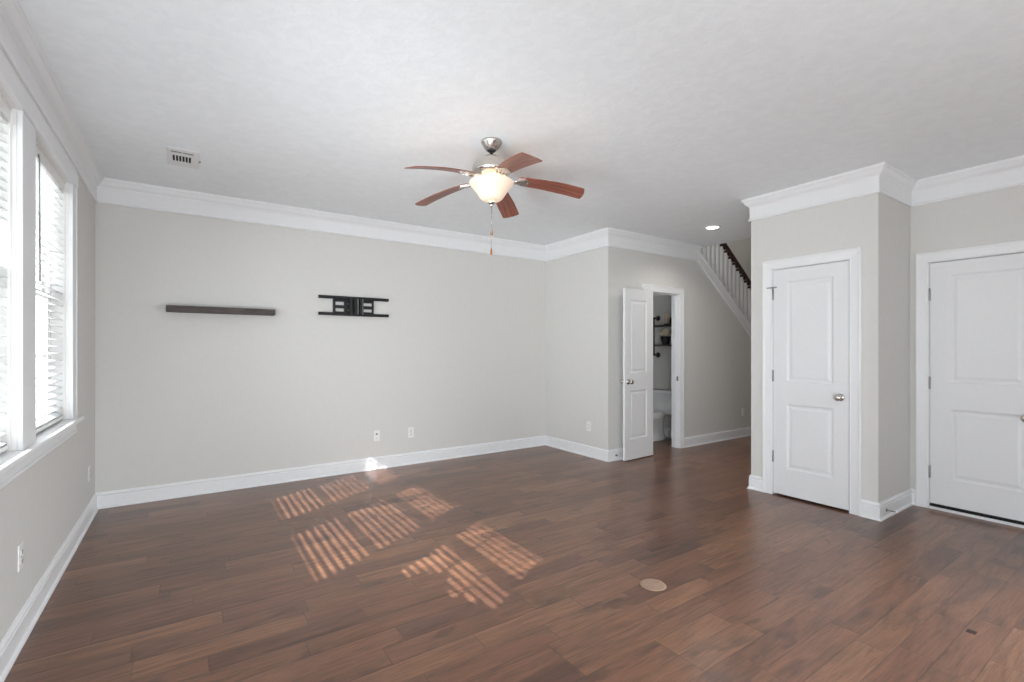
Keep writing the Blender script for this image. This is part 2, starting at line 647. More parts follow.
struct(mb.build('wall_right_inner', 'wall'), 'inner walls of the room behind the right-hand door', 'wall')
mb = slab_with_holes([XL, XE + WT], [0, H], [FILL_WIN], lambda u, v, w: (u, YR - WT * w, v))
struct(mb.build('wall_rear', 'wall', clean=True), 'greige rear wall with a window added for light', 'wall')

# hall end, stairwell and toilet room walls
mb = MB().box(9.2, 9.3, 2.3, 5.3, 0, 5.4)
struct(mb.build('wall_hall_end', 'wall'), 'end wall of the hall by the stair', 'wall')
mb = MB().box(4.6, 9.2, 5.12, 5.22, H + 0.28, 5.4).box(XW + 0.1, 9.2, 5.12, 5.22, 0, H + 0.28)
struct(mb.build('wall_stair', 'wall'), 'greige wall of the stairwell behind the balusters', 'wall')
mb = MB().box(4.6, 9.2, 2.48, 2.60, H + 0.28, 5.4).box(4.5, 4.6, 2.48, 5.22, H + 0.28, 5.4)
struct(mb.build('wall_upper', 'wall'), 'upper walls of the stairwell', 'wall')
mb = MB().box(4.5, 9.3, 2.4, 5.3, 5.4, 5.5)
struct(mb.build('ceiling_stairwell', 'ceiling'), 'ceiling above the stairwell', 'ceiling')
mb = MB().box(XW, XW + 0.1, YP + WT, 5.5, 0, 2.32)
struct(mb.build('wall_toilet_right', 'wall'), 'greige wall behind the toilet and pipe shelf', 'wall')
mb = MB().box(XB + WT, XW + 0.1, 5.40, 5.5, 0, H)
struct(mb.build('wall_toilet_back', 'wall'), 'back wall of the toilet room', 'wall')
mb = MB().box(XL - 1.10, XL - WT - 0.02, -4.0, 7.0, 2.60, 2.68)  # unseen overhang added to stop sun through the upper sashes
struct(mb.build('trim_added_eave', 'soffit'), 'unseen outdoor eave added to cut the upper sun', 'trim')

# unseen leafy block added outdoors to cut sun at the nearest window
mb = MB()
hv, hf = [], []
nx, ny, nz = 5, 14, 14
hx0, hx1, hy0, hy1, hz1 = XL - 0.72, XL - 0.34, -0.4, 1.42, 1.60
grid = {}
for i in range(nx + 1):
    for j in range(ny + 1):
        for k in range(nz + 1):
            if i in (0, nx) or j in (0, ny) or k in (0, nz):
                grid[i, j, k] = len(hv)
                jit = lambda q: random.uniform(-q, q)
                hv.append((hx0 + (hx1 - hx0) * i / nx + jit(0.03), hy0 + (hy1 - hy0) * j / ny + jit(0.04), hz1 * k / nz + jit(0.04)))
for i in range(nx + 1):
    for j in range(ny + 1):
        for k in range(nz + 1):
            for (di, dj, dk), (ei, ej, ek) in (((1, 0, 0), (0, 1, 0)), ((1, 0, 0), (0, 0, 1)), ((0, 1, 0), (0, 0, 1))):
                q = [(i, j, k), (i + di, j + dj, k + dk), (i + di + ei, j + dj + ej, k + dk + ek), (i + ei, j + ej, k + ek)]
                if all(c in grid for c in q):
                    fixed = [a for a in range(3) if len({c[a] for c in q}) == 1 and q[0][a] in (0, (nx, ny, nz)[a])]
                    if fixed:
                        hf.append(tuple(grid[c] for c in q))
mb.add(hv, hf)
hg = mb.build('shade_hedge', 'shade_hedge')
tag(hg, 'unseen leafy block added outdoors to shade the nearest window', 'shade_hedge', None, 'stuff')

mb = MB().box(XL - 0.98, XL - 0.83, 3.51, 3.70, 0.0, 2.60).box(XL - 1.00, XL - 0.81, 3.49, 3.72, 0.0, 0.16).box(XL - 1.00, XL - 0.81, 3.49, 3.72, 2.48, 2.60)  # unseen post added to keep sun off the back wall
struct(mb.build('trim_16', 'trim'), 'unseen white post added outdoors to narrow the sun patch', 'porch post')

# ------------------------------------------------------------------ crown and baseboards
CROWN = [(0, 2.5375), (0.014, 2.5375), (0.018, 2.543), (0.018, 2.549), (0.011, 2.556), (0.010, 2.562), (0.010, 2.660),
         (0.014, 2.664), (0.016, 2.672), (0.022, 2.678), (0.030, 2.684), (0.040, 2.697), (0.046, 2.710), (0.050, 2.718),
         (0.058, 2.722), (0.061, 2.730), (0.061, H - 0.0005), (0, H - 0.0005)]
BASE = [(0, 0.0008), (0.0265, 0.0008), (0.0265, 0.008), (0.024, 0.014), (0.0195, 0.018), (0.015, 0.020), (0.015, 0.097), (0.0105, 0.100),
        (0.0105, 0.105), (0.0145, 0.110), (0.0148, 0.117), (0.0085, 0.124), (0.007, 0.130), (0.004, 0.1334), (0, 0.1334)]
ROOM = [(XL, YR), (XL, YB), (XB, YB), (XB, YP), (5.846, YP)]
PANTRY = [(9.0, YA1), (XA, YA1), (XA, YA0), (XE, YA0), (XE, YR)]
names = {0: [('left window wall', 0), ('long back wall', 0), ('short return wall', 0), ('hall wall by the toilet room', 0)],
         1: [('hall side of the closet', 0), ('front of the closet block', 0), ('shaded side of the closet block', 0), ('right-hand wall', 0)]}
tn = 1
for pi, path in enumerate((ROOM, PANTRY)):
    offs = path_offsets(path)
    for i in range(len(path) - 1):
        o = sweep_segment(path[i], path[i + 1], offs[i], offs[i + 1], CROWN).build('trim_%d' % tn, 'trim')
        struct(o, 'white crown moulding along the ' + names[pi][i][0], 'crown moulding')
        tn += 1


def baseboard(side, path, i, cut0, cut1, label):
    """one straight run of path[i] to path[i+1]; cut0 / cut1 replace an end by a square cut"""
    offs = path_offsets(path)
    d = Vector((path[i + 1][0] - path[i][0], path[i + 1][1] - path[i][1])).normalized()
    nrm = Vector((d.y, -d.x))
    p0, n0 = (path[i], offs[i]) if cut0 is None else (cut0, nrm)
    p1, n1 = (path[i + 1], offs[i + 1]) if cut1 is None else (cut1, nrm)
    return sweep_segment(p0, p1, n0, n1, BASE)


HALL = [(XL, YR), (XL, YB), (XB, YB), (XB, YP), (9.0, YP)]
CW = 0.085                                     # casing width
for side, mb, label in [
    ('left', baseboard('left', HALL, 0, None, None, ''), 'white baseboard under the windows'),
    ('back', baseboard('back', HALL, 1, None, None, ''), 'white baseboard along the long back wall'),
    ('corner', baseboard('corner', HALL, 2, None, None, ''), 'white baseboard on the short return wall'),
    ('hall', baseboard('hall', HALL, 3, None, (PD[0] - CW + 0.004, YP), ''), 'short white baseboard behind the open toilet room door'),
    ('stair', baseboard('stair', HALL, 3, (PD[1] + CW - 0.004, YP), (9.0, YP), ''), 'white baseboard under the stair'),
    ('closet_back', baseboard('x', PANTRY, 0, None, None, ''), 'white baseboard on the hall side of the closet'),
    ('closet_front', baseboard('x', PANTRY, 1, None, (XA, CD[1] + CW - 0.002), ''), 'short white baseboard left of the closet door'),
    ('closet_front', baseboard('x', PANTRY, 1, (XA, CD[0] - CW + 0.002), None, ''), 'short white baseboard right of the closet door'),
    ('closet_side', baseboard('x', PANTRY, 2, None, None, ''), 'white baseboard on the shaded closet side'),
    ('right', baseboard('x', PANTRY, 3, None, (XE, ED[1] + CW - 0.002), ''), 'tiny white baseboard piece beside the right-hand door'),
    ('right', baseboard('x', PANTRY, 3, (XE, ED[0] - CW), None, ''), 'white baseboard right of the right-hand door'),
]:
    struct(mb.build('baseboard_' + side, 'trim'), label, 'baseboard')
TO = [(XW, 5.40), (XW, YP + WT)]
o = sweep_segment(TO[0], TO[1], (-1, 0), (-1, 0), BASE).build('baseboard_toilet', 'trim')
struct(o, 'white baseboard behind the toilet', 'baseboard')

# ------------------------------------------------------------------ windows
CF = XL + 0.020                               # face of the window casing


def casing_profile_boxes(mb, x0, y0, y1, z0, z1, thick=0.02):
    mb.box(x0, x0 + thick, y0, y1, z0, z1)


mb = MB()
y_lo, y_hi = WINS[2][0] - 0.10, WINS[0][1] + 0.12
mb.box(XL, CF + 0.010, y_lo, y_hi, OPEN_Z1, 2.482)                # head casing, standing proud of the posts
mb.box(XL, CF + 0.004, y_lo, y_hi, 2.482, 2.5370)
mb.box(XL, CF + 0.016, y_lo - 0.004, y_hi + 0.004, 2.508, 2.5370)
struct(mb.build('trim_9', 'trim', bevel=0.003), 'white head casing across the windows', 'window casing')
side_y = [(WINS[0][1], WINS[0][1] + 0.12, 'white flat casing right of the farthest window'),
          (WINS[1][1], WINS[0][0], 'wide white mullion post between the two visible windows'),
          (WINS[2][1], WINS[1][0], 'white mullion post between the nearer windows'),
          (WINS[2][0] - 0.10, WINS[2][0], 'white flat casing at the near end of the windows')]
for k, (a, b, lab) in enumerate(side_y):
    mb = MB().box(XL, CF, a, b, OPEN_Z0 + 0.005, OPEN_Z1)
    if k in (0, 3):
        e = b - 0.018 if k == 0 else a
        mb.box(CF, CF + 0.006, e, e + 0.018, OPEN_Z0 + 0.005, OPEN_Z1)
    struct(mb.build('trim_%d' % (10 + k), 'trim', bevel=0.003), lab, 'window casing')
mb = MB().box(XL - 0.045, CF + 0.030, y_lo - 0.075, y_hi + 0.075, OPEN_Z0 - 0.022, OPEN_Z0 + 0.005)
struct(mb.build('trim_14', 'trim', bevel=0.006, seg=3), 'long white window sill board', 'window sill')
mb = MB().box(XL, CF - 0.002, y_lo - 0.01, y_hi + 0.01, 0.772, OPEN_Z0 - 0.022)
mb.box(XL, CF + 0.004, y_lo - 0.01, y_hi + 0.01, 0.772, 0.788)
struct(mb.build('trim_15', 'trim', bevel=0.003), 'white apron board under the window sill', 'window apron')

SLAT_W, SLAT_P, SLAT_T = 0.050, 0.0425, math.radians(12)
BX = XL - 0.050                                # blind plane
win_words = ['farthest window, next to the back wall', 'middle window, cut by the left edge', 'nearest window, outside the frame']
for k, (a, b) in enumerate(WINS):
    w = thing('window_%d' % (k + 1), 'white double-hung ' + win_words[k], 'window', (XL, (a + b) / 2, OPEN_Z0), None, 0, 'structure')
    hw, hz = (b - a) / 2, OPEN_Z1 - OPEN_Z0
    mb = MB()                                  # jamb liner
    for s in (-1, 1):
        y0 = s * hw
        mb.box(-0.139, 0.0, min(y0, y0 + s * 0.012), max(y0, y0 + s * 0.012), 0, hz + 0.01)
        mb.box(-0.139, -0.085, min(y0, y0 - s * 0.022), max(y0, y0 - s * 0.022), 0, hz)
        mb.box(-0.030, -0.018, min(y0, y0 - s * 0.006), max(y0, y0 - s * 0.006), 0, hz)
    mb.box(-0.139, 0.0, -hw, hw, hz, hz + 0.012)
    mb.box(-0.139, -0.085, -hw, hw, hz - 0.022, hz)
    mb.box(-0.026, -0.014, -hw, hw, hz - 0.010, hz)
    mb.box(-0.139, -0.045, -hw - 0.012, hw + 0.012, -0.009, 0.012)
    mb.build('window_frame', 'plastic', w)
    gy = hw - 0.024
    zmid = 1.655 - OPEN_Z0
    for nm, z0, z1, x0, x1 in (('sash', 0.014, zmid + 0.02, -0.112, -0.088), ('sash', zmid - 0.02, hz - 0.024, -0.138, -0.114)):
        st = 0.048
        mb = MB()
        mb.box(x0, x1, -gy, -gy + st, z0, z1).box(x0, x1, gy - st, gy, z0, z1)
        mb.box(x0, x1, -gy + st, gy - st, z0, z0 + (0.060 if z0 < 0.1 else 0.042)).box(x0, x1, -gy + st, gy - st, z1 - 0.042, z1)
        zi0, zi1 = z0 + 0.05, z1 - 0.042
        for t in (1 / 3, 2 / 3):
            yy = -gy + st + t * (2 * gy - 2 * st)
            mb.box(x0 + 0.005, x1 - 0.005, yy - 0.009, yy + 0.009, zi0, zi1)
        zz = (zi0 + zi1) / 2
        mb.box(x0 + 0.005, x1 - 0.005, -gy + st, gy - st, zz - 0.009, zz + 0.009)
        sa = mb.build(nm, 'plastic', w)
        MB().box((x0 + x1) / 2 - 0.002, (x0 + x1) / 2 + 0.002, -gy + st - 0.003, gy - st + 0.003, zi0 - 0.003, zi1 + 0.003).build('pane', 'glass', sa)

    # the blind hanging inside the frame
    bl_words = ['white two-inch slat blind in the farthest window, its wand showing', 'white slat blind in the window at the left edge of the view',
                'white slat blind in the nearest window']
    t = thing('window_blind', bl_words[k], 'window blind', (BX, (a + b) / 2, OPEN_Z0 + 0.012), 'slat blinds in the window bank')
    by = hw - 0.010
    top = hz - 0.016
    mb = MB().box(-0.024, 0.024, -by, by, top - 0.042, top)
    mb.build('headrail', 'plastic', t, bevel=0.002)
    mb = MB().box(0.024, 0.031, -by - 0.004, by + 0.004, top - 0.060, top - 0.001)
    mb.build('valance', 'plastic', t, bevel=0.003)
    mb = MB()
    z = top - 0.070
    zs = []
    while z > 0.040:
        zs.append(z)
        z -= SLAT_P
    for q, z in enumerate(zs):
        tilt = SLAT_T
        tilt += random.uniform(-0.025, 0.025)
        pr = []
        for m_ in range(5):
            s_ = (m_ / 4 - 0.5) * SLAT_W
            crown = 0.0022 * (1 - (2 * m_ / 4 - 1) ** 2)
            pr.append((s_ * math.cos(tilt) + crown * math.sin(tilt), -s_ * math.sin(tilt) + crown * math.cos(tilt)))
        th = 0.0026
        ring = pr + [(x_, z_ - th) for x_, z_ in reversed(pr)]
        n_ = len(ring)
        sag = random.uniform(-0.0008, 0.0008)
        vs = [(x_, -by + 0.004, z + z_ + sag) for x_, z_ in ring] + [(x_, by - 0.004, z + z_ - sag) for x_, z_ in ring]
        fs = [(i, (i + 1) % n_, n_ + (i + 1) % n_, n_ + i) for i in range(n_)] + [tuple(range(n_)), tuple(range(n_, 2 * n_))]
        mb.add(vs, fs)
    mb.build('slats', 'slat', t)
    MB().box(-0.025, 0.025, -by + 0.002, by - 0.002, 0.003, 0.024).build('bottom_rail', 'plastic', t, bevel=0.003)
    for f in (-0.72, 0.0, 0.72):
        mb = MB()
        for xx in (-0.026, 0.026):
            mb.box(xx - 0.0008, xx + 0.0008, f * by - 0.0012, f * by + 0.0012, 0.02, top - 0.03)
        mb.build('ladder_cord', 'plastic', t)
    mb = MB().tube([(0.036, -by + 0.225, top - 0.045), (0.038, -by + 0.225, top - 0.075), (0.040, -by + 0.227, 1.675 - OPEN_Z0)], [0.003, 0.0045, 0.0045], 8)
    mb.ball((0.040, -by + 0.227, 1.675 - OPEN_Z0), 0.0065)
    mb.build('tilt_wand', 'steel', t)

# frame of the unseen rear window, added for light
w = thing('window_4', 'unseen white window added behind the camera for light', 'window', ((FILL_WIN[0] + FILL_WIN[1]) / 2, YR, FILL_WIN[2]), None, 0, 'structure')
hw_, hz_ = (FILL_WIN[1] - FILL_WIN[0]) / 2, FILL_WIN[3] - FILL_WIN[2]
mb = MB().box(-hw_, hw_, -WT, 0.02, 0, 0.06).box(-hw_, hw_, -WT, 0.02, hz_ - 0.06, hz_)
for s in (-hw_, -0.03, hw_ - 0.06):
    mb.box(s, s + 0.06, -WT, 0.02, 0.06, hz_ - 0.06)
mb.build('window_frame', 'plastic', w)
MB().box(-hw_ + 0.05, hw_ - 0.05, -0.07, -0.066, 0.05, hz_ - 0.05).build('pane', 'glass', w)


# ------------------------------------------------------------------ doors
def casing3(mb, u0, u1, ztop, cw, fm, z0=0.0):
    """mitred three-sided casing; fm(u, d, z) -> xyz, d = height off the wall"""
    prof = [(0.0, 0.0), (0.0, 0.010), (0.006, 0.013), (0.012, 0.011), (cw * 0.55, 0.014), (cw - 0.022, 0.016), (cw - 0.016, 0.020), (cw - 0.004, 0.020), (cw, 0.016), (cw, 0.0)]
    m = len(prof)
    st = []
    for (cu, su, z, sz) in ((u0, -1, z0, 0), (u0, -1, ztop, 1), (u1, 1, ztop, 1), (u1, 1, z0, 0)):
        st.append([fm(cu + su * p, d, z + sz * p) for p, d in prof])
    vs = [p for r in st for p in r]
    fs = []
    for k in range(3):
        for i in range(m):
            j = (i + 1) % m
            fs.append((k * m + i, k * m + j, (k + 1) * m + j, (k + 1) * m + i))
    fs += [tuple(range(m)), tuple(range(3 * m, 4 * m))]
    return mb.add(vs, fs)


def door_slab(w, h, t, panels):
    """local: u 0..w along x, thickness along y (front at y=0, back at y=t), z 0..h; moulded panels on both faces"""
    mb = MB()
    uu = sorted({0, w} | {p[0] for p in panels} | {p[1] for p in panels})
    vv = sorted({0, h} | {p[2] for p in panels} | {p[3] for p in panels})

    for face in (0, 1):
        def P(u, v, d):
            return (u, d if face == 0 else t - d, v)
        for i in range(len(uu) - 1):
            for j in range(len(vv) - 1):
                cu, cv = (uu[i] + uu[i + 1]) / 2, (vv[j] + vv[j + 1]) / 2
                if any(p[0] < cu < p[1] and p[2] < cv < p[3] for p in panels):
                    continue
                mb.add([P(uu[i], vv[j], 0), P(uu[i + 1], vv[j], 0), P(uu[i + 1], vv[j + 1], 0), P(uu[i], vv[j + 1], 0)], [(0, 1, 2, 3)])
        for (a, b, c, d) in panels:
            loops = [(0, 0), (0.006, 0.0035), (0.013, 0.0085), (0.022, 0.0095), (0.030, 0.0085), (0.042, 0.0045), (0.047, 0.0035)]
            rings = []
            for ins, dep in loops:
                rings.append([P(a + ins, c + ins, dep), P(b - ins, c + ins, dep), P(b - ins, d - ins, dep), P(a + ins, d - ins, dep)])
            for r0, r1 in zip(rings[:-1], rings[1:]):
                for i in range(4):
                    j = (i + 1) % 4
                    mb.add([r0[i], r0[j], r1[j], r1[i]], [(0, 1, 2, 3)])
            mb.add(rings[-1], [(0, 1, 2, 3)])
    us, vs_ = uu, vv
    for i in range(len(us) - 1):
        for z in (0, h):
            mb.add([(us[i], 0, z), (us[i + 1], 0, z), (us[i + 1], t, z), (us[i], t, z)], [(0, 1, 2, 3)])
    for j in range(len(vs_) - 1):
        for u in (0, w):
            mb.add([(u, 0, vs_[j]), (u, 0, vs_[j + 1]), (u, t, vs_[j + 1]), (u, t, vs_[j])], [(0, 1, 2, 3)])
    return mb


KNOB = [(0.0005, 0.0), (0.031, 0.0), (0.031, 0.003), (0.027, 0.007), (0.013, 0.010), (0.011, 0.014), (0.011, 0.026), (0.014, 0.031), (0.022, 0.036),
        (0.0275, 0.044), (0.0285, 0.052), (0.026, 0.060), (0.019, 0.066), (0.009, 0.069), (0.0005, 0.0695)]


def knob(parent, u, y, z, side):
    """side -1: knob sticks out towards -y of the slab; +1: towards +y"""
    m = Matrix.Translation((u, y, z)) @ Matrix.Rotation(PI / 2 if side < 0 else -PI / 2, 4, 'X')
    o = MB().lathe(KNOB, 28, m).build('door_knob', 'nickel', parent)
    o['label'] = 'satin nickel knob'
    return o


def hinge(parent, u, y, z, leaf=-1):
    mb = MB().lathe([(0.0065, -0.049), (0.0076, -0.047), (0.0076, 0.047), (0.0065, 0.049)], 12, Matrix.Translation((u, y, z)))
    mb.box(min(u, u + leaf * 0.012), max(u, u + leaf * 0.012), y - 0.001, y + 0.003, z - 0.045, z + 0.045)
    mb.ball((u, y, z + 0.050), 0.006)
    o = mb.build('hinge', 'steel', parent)
    o['label'] = 'dull steel hinge'
    return o


# door frames whose wall faces -x: local x runs along -Y of the world, local y runs +X
def frame_minus_x(name, label, X, y_left, w, ztop, slab_t=0.035):
    """y_left is the world y of the left (hinge) side seen from the room"""
    d = thing(name, label, 'door', (X, y_left, 0), None, -PI / 2, 'structure')
    mb = casing3(MB(), 0, w, ztop, CW, lambda u, dd, z: (u, -dd, z))
    mb.build('door_casing', 'trim', d)
    mb = MB()
    for u0, u1 in ((-0.012, 0.004), (w - 0.004, w + 0.012)):
        mb.box(u0, u1, 0, WT, 0, ztop + 0.012)
    mb.box(-0.012, w + 0.012, 0, WT, ztop - 0.003, ztop + 0.012)
    for u0, u1 in ((0.004, 0.014), (w - 0.014, w - 0.004)):
        mb.box(u0, u1, 0.048, 0.075, 0, ztop - 0.003)
    mb.box(0.004, w - 0.004, 0.048, 0.075, ztop - 0.013, ztop - 0.003)
    mb.build('door_jamb', 'trim', d)
    return d


# closet door
d = frame_minus_x('door_1', 'closed narrow white two-panel closet door with a nickel knob', XA, CD[1], CD[1] - CD[0], CD[2])
w_ = CD[1] - CD[0] - 0.014
zb_ = 0.017
sl = door_slab(w_, 2.043 - zb_, 0.035, [(0.118, w_ - 0.112, 0.252 - zb_, 0.834 - zb_), (0.118, w_ - 0.112, 1.032 - zb_, 1.931 - zb_)]).build('door_slab', 'door', d, loc=(0.007, 0.004, zb_), clean=True)
knob(sl, w_ - 0.062, 0.0, 0.928 - zb_, -1)
for z in (1.823, 1.080, 0.347):
    hinge(sl, -0.002, -0.004, z - zb_, -1)
mb = MB().tube([(-0.045, -0.014, 1.885 - zb_), (0.030, -0.016, 1.885 - zb_)], 0.006, 8)
mb.lathe([(0.009, -0.006), (0.009, 0.006)], 12, Matrix.Translation((-0.002, -0.010, 1.885 - zb_)))
mb.ball((-0.047, -0.014, 1.885 - zb_), 0.007).ball((0.032, -0.016, 1.885 - zb_), 0.007)
mb.build('hinge_stop', 'steel', sl)
MB().box(w_ + 0.001, w_ + 0.006, -0.002, 0.02, 0.895 - zb_, 0.965 - zb_).build('strike_plate', 'steel', sl)

# right-hand door with a raised threshold
d = frame_minus_x('door_2', 'closed white two-panel door with raised sill at the right edge', XE, ED[1], ED[1] - ED[0], ED[2])
w_ = ED[1] - ED[0] - 0.014
zb_ = 0.046
sl = door_slab(w_, 2.038 - zb_, 0.04, [(0.124, w_ - 0.092, 0.262 - zb_, 0.836 - zb_), (0.124, w_ - 0.092, 1.053 - zb_, 1.929 - zb_)]).build('door_slab', 'door', d, loc=(0.007, 0.004, zb_), clean=True)
knob(sl, w_ - 0.088, 0.0, 0.815 - zb_, -1)
for z in (1.778, 1.042, 0.304):
    hinge(sl, -0.002, -0.004, z - zb_, -1)
MB().box(0.004, w_ + 0.010, -0.012, 0.10, 0.0, 0.020).build('threshold', 'trim', d, bevel=0.003)
MB().box(0.004, w_ + 0.010, 0.004, 0.09, 0.020, 0.040).build('gap_shade', 'dark', d)  # dark strip standing in for the shaded gap under the slab

# toilet room door, folded back against the wall
d = thing('door_3', 'open white two-panel toilet room door folded back against the hall wall', 'door', (PD[0], YP, 0), None, 0, 'structure')
w_ = PD[1] - PD[0]
casing3(MB(), 0, w_, PD[2], CW, lambda u, dd, z: (u, -dd, z)).build('door_casing', 'trim', d)
mb = MB().box(-0.012, 0.004, 0, WT, 0, PD[2] + 0.012).box(w_ - 0.004, w_ + 0.012, 0, WT, 0, PD[2] + 0.012)
mb.box(-0.012, w_ + 0.012, 0, WT, PD[2] - 0.003, PD[2] + 0.012)
mb.box(w_ - 0.014, w_ - 0.004, 0.045, 0.075, 0, PD[2]).box(0.004, 0.014, 0.045, 0.075, 0, PD[2]).box(0, w_, 0.045, 0.075, PD[2] - 0.013, PD[2])
mb.build('door_jamb', 'trim', d)
MB().box(w_ - 0.0065, w_ - 0.0035, 0.012, 0.040, 0.90, 0.96).build('strike_plate', 'steel', d)
SW = 0.540
sl = door_slab(SW, 2.036, 0.035, [(0.088, SW - 0.125, 0.240, 0.822), (0.088, SW - 0.125, 1.028, 1.905)])
sl = sl.build('door_slab', 'door', d, loc=(4.258 - PD[0], 3.903 - YP, 0.012), clean=True)
sl.rotation_euler = (0, 0, math.atan2(0.036, SW))
knob(sl, 0.058, 0.0, 0.925, -1)
knob(sl, 0.058, 0.035, 0.925, 1)
for z in (1.80, 1.05, 0.32):
    hinge(sl, SW + 0.004, 0.038, z - 0.012, 1)

# ================================================================== STAIR
SY0, SY1 = YP + 0.0, YP + WT
st = thing('staircase', 'open staircase with white balusters and dark handrail rising behind the closet', 'staircase', (7.6, YP + 0.06, 0), None, 0)
OX, OY = 7.6, YP + 0.06


def sx(x):
    return x - OX


x_bot = STR_X0 + (STR_Z0 - 0.16) / STR_SL
mb = MB()


def skirt(x0, x1, off0, off1, y0, y1):
    poly = [(sx(x0), str_top(x0) + off0), (sx(x1), str_top(x1) + off0), (sx(x1), str_top(x1) + off1), (sx(x0), str_top(x0) + off1)]
    mb.prism(poly, y0 - OY, y1 - OY, rot)


skirt(5.85, 8.9, -0.155, -0.022, YP - 0.014, YP + WT + 0.012)
skirt(5.835, 8.9, -0.022, 0.0, YP - 0.026, YP + WT + 0.022)
skirt(5.845, 8.9, -0.165, -0.135, YP - 0.022, YP + 0.0)
mb.build('stringer', 'trim', st)
mb = MB()
rise, run = 0.19, 0.25
x, z = 5.95, H - 0.12
k = 0
while z > 0.1:
    mb.box(sx(x), sx(x + run + 0.025), YP + WT + 0.012 - OY, 5.11 - OY, z - rise - 0.028, z - rise)
    z -= rise
    x += run
mb.build('tread', 'tread', st, bevel=0.004)['kind'] = 'stuff'
mb = MB()
x, z = 5.95, H - 0.12
while z > 0.1:
    mb.box(sx(x) - 0.012, sx(x), YP + WT + 0.012 - OY, 5.11 - OY, z - rise, z - 0.028)
    z -= rise
    x += run
x0_, x1_ = 5.96, 9.1
mb.prism([(sx(x0_), H - 0.12 - rise - 0.22), (sx(x1_), H - 0.12 - rise - 0.22 - (x1_ - x0_) * 0.76), (sx(x1_), H - 0.12 - rise - 0.26 - (x1_ - x0_) * 0.76), (sx(x0_), H - 0.12 - rise - 0.26)],
         YP + WT + 0.012 - OY, 5.11 - OY, rot)
mb.build('riser', 'trim', st)['kind'] = 'stuff'


def rail_z(x):
    return 2.385 - (x - 7.2) * 0.76


mb = MB()
prof = [(-0.022, -0.034), (0.022, -0.034), (0.026, -0.012), (0.034, 0.004), (0.032, 0.022), (0.018, 0.034), (-0.018, 0.034), (-0.032, 0.022), (-0.034, 0.004), (-0.026, -0.012)]
xa, xb = 6.05, 8.6
m = len(prof)
vs = [(sx(xa), y, rail_z(xa) + zz * 1.25) for y, zz in prof] + [(sx(xb), y, rail_z(xb) + zz * 1.25) for y, zz in prof]
mb.add(vs, [(i, (i + 1) % m, m + (i + 1) % m, m + i) for i in range(m)] + [tuple(range(m)), tuple(range(m, 2 * m))])
hr = mb.build('handrail', 'rail', st)
hr['label'] = 'dark cherry wood handrail'
bx = 5.975
while bx < 7.45:
    z0, z1 = str_top(bx) - 0.012, rail_z(bx) - 0.045
    mb = MB()
    s0, s1 = 0.016, 0.012
    secs = [(s0, z0), (s0, z0 + 0.16), (0.010, z0 + 0.20), (0.014, z0 + 0.24), (s1, z1 - 0.02), (s1, z1 + 0.02)]
    for (ra, za), (rb, zb2) in zip(secs[:-1], secs[1:]):
        vs = [(sx(bx) + i * ra, j * ra, za) for i, j in ((-1, -1), (1, -1), (1, 1), (-1, 1))] + [(sx(bx) + i * rb, j * rb, zb2) for i, j in ((-1, -1), (1, -1), (1, 1), (-1, 1))]
        mb.add(vs, [(0, 1, 5, 4), (1, 2, 6, 5), (2, 3, 7, 6), (3, 0, 4, 7), (3, 2, 1, 0), (4, 5, 6, 7)])
    b = mb.build('baluster', 'trim', st)
    fz = rail_z(bx) - 0.052
    MB().lathe([(0.024, fz - 0.028), (0.027, fz - 0.014), (0.021, fz + 0.012)], 12, Matrix.Translation((sx(bx), 0, 0))).build('rosette', 'rail', b)
    bx += 0.106

# ================================================================== CEILING FAN
FX, FY = 1.722, 2.785
fan = thing('ceiling_fan', 'lit ceiling fan with five walnut blades and satin nickel motor', 'ceiling fan', (FX, FY, H))


def fz(z):
    return z - H


MB().lathe([(0.073, fz(H) - 0.0005), (0.073, fz(2.733)), (0.069, fz(2.726)), (0.056, fz(2.704)), (0.044, fz(2.690)), (0.036, fz(2.683)), (0.012, fz(2.680))], 36).build('canopy', 'nickel', fan)
MB().lathe([(0.0325, fz(2.690)), (0.031, fz(2.679)), (0.020, fz(2.670)), (0.010, fz(2.666))], 28).build('canopy_ball', 'black', fan)
MB().lathe([(0.0115, fz(2.66)), (0.0115, fz(2.62))], 20).build('downrod', 'nickel', fan)
MB().lathe([(0.016, fz(2.638)), (0.040, fz(2.633)), (0.075, fz(2.626)), (0.104, fz(2.608)), (0.124, fz(2.582)), (0.131, fz(2.553)), (0.131, fz(2.535)), (0.126, fz(2.524)),
            (0.112, fz(2.512)), (0.106, fz(2.500)), (0.098, fz(2.492)), (0.06, fz(2.486)), (0.02, fz(2.484))], 44).build('motor_housing', 'nickel', fan)
mb = MB().lathe([(0.02, fz(2.488)), (0.075, fz(2.484)), (0.080, fz(2.470)), (0.074, fz(2.456)), (0.055, fz(2.448)), (0.050, fz(2.44)), (0.02, fz(2.436))], 36)
mb.build('light_fitter', 'nickel', fan)
BR0, BR1, BPH, BPITCH = 0.185, 0.634, 3.298, 0.19
ZB_ROOT, ZB_TIP = 2.480, 2.404                # the long blades sag a little towards their tips
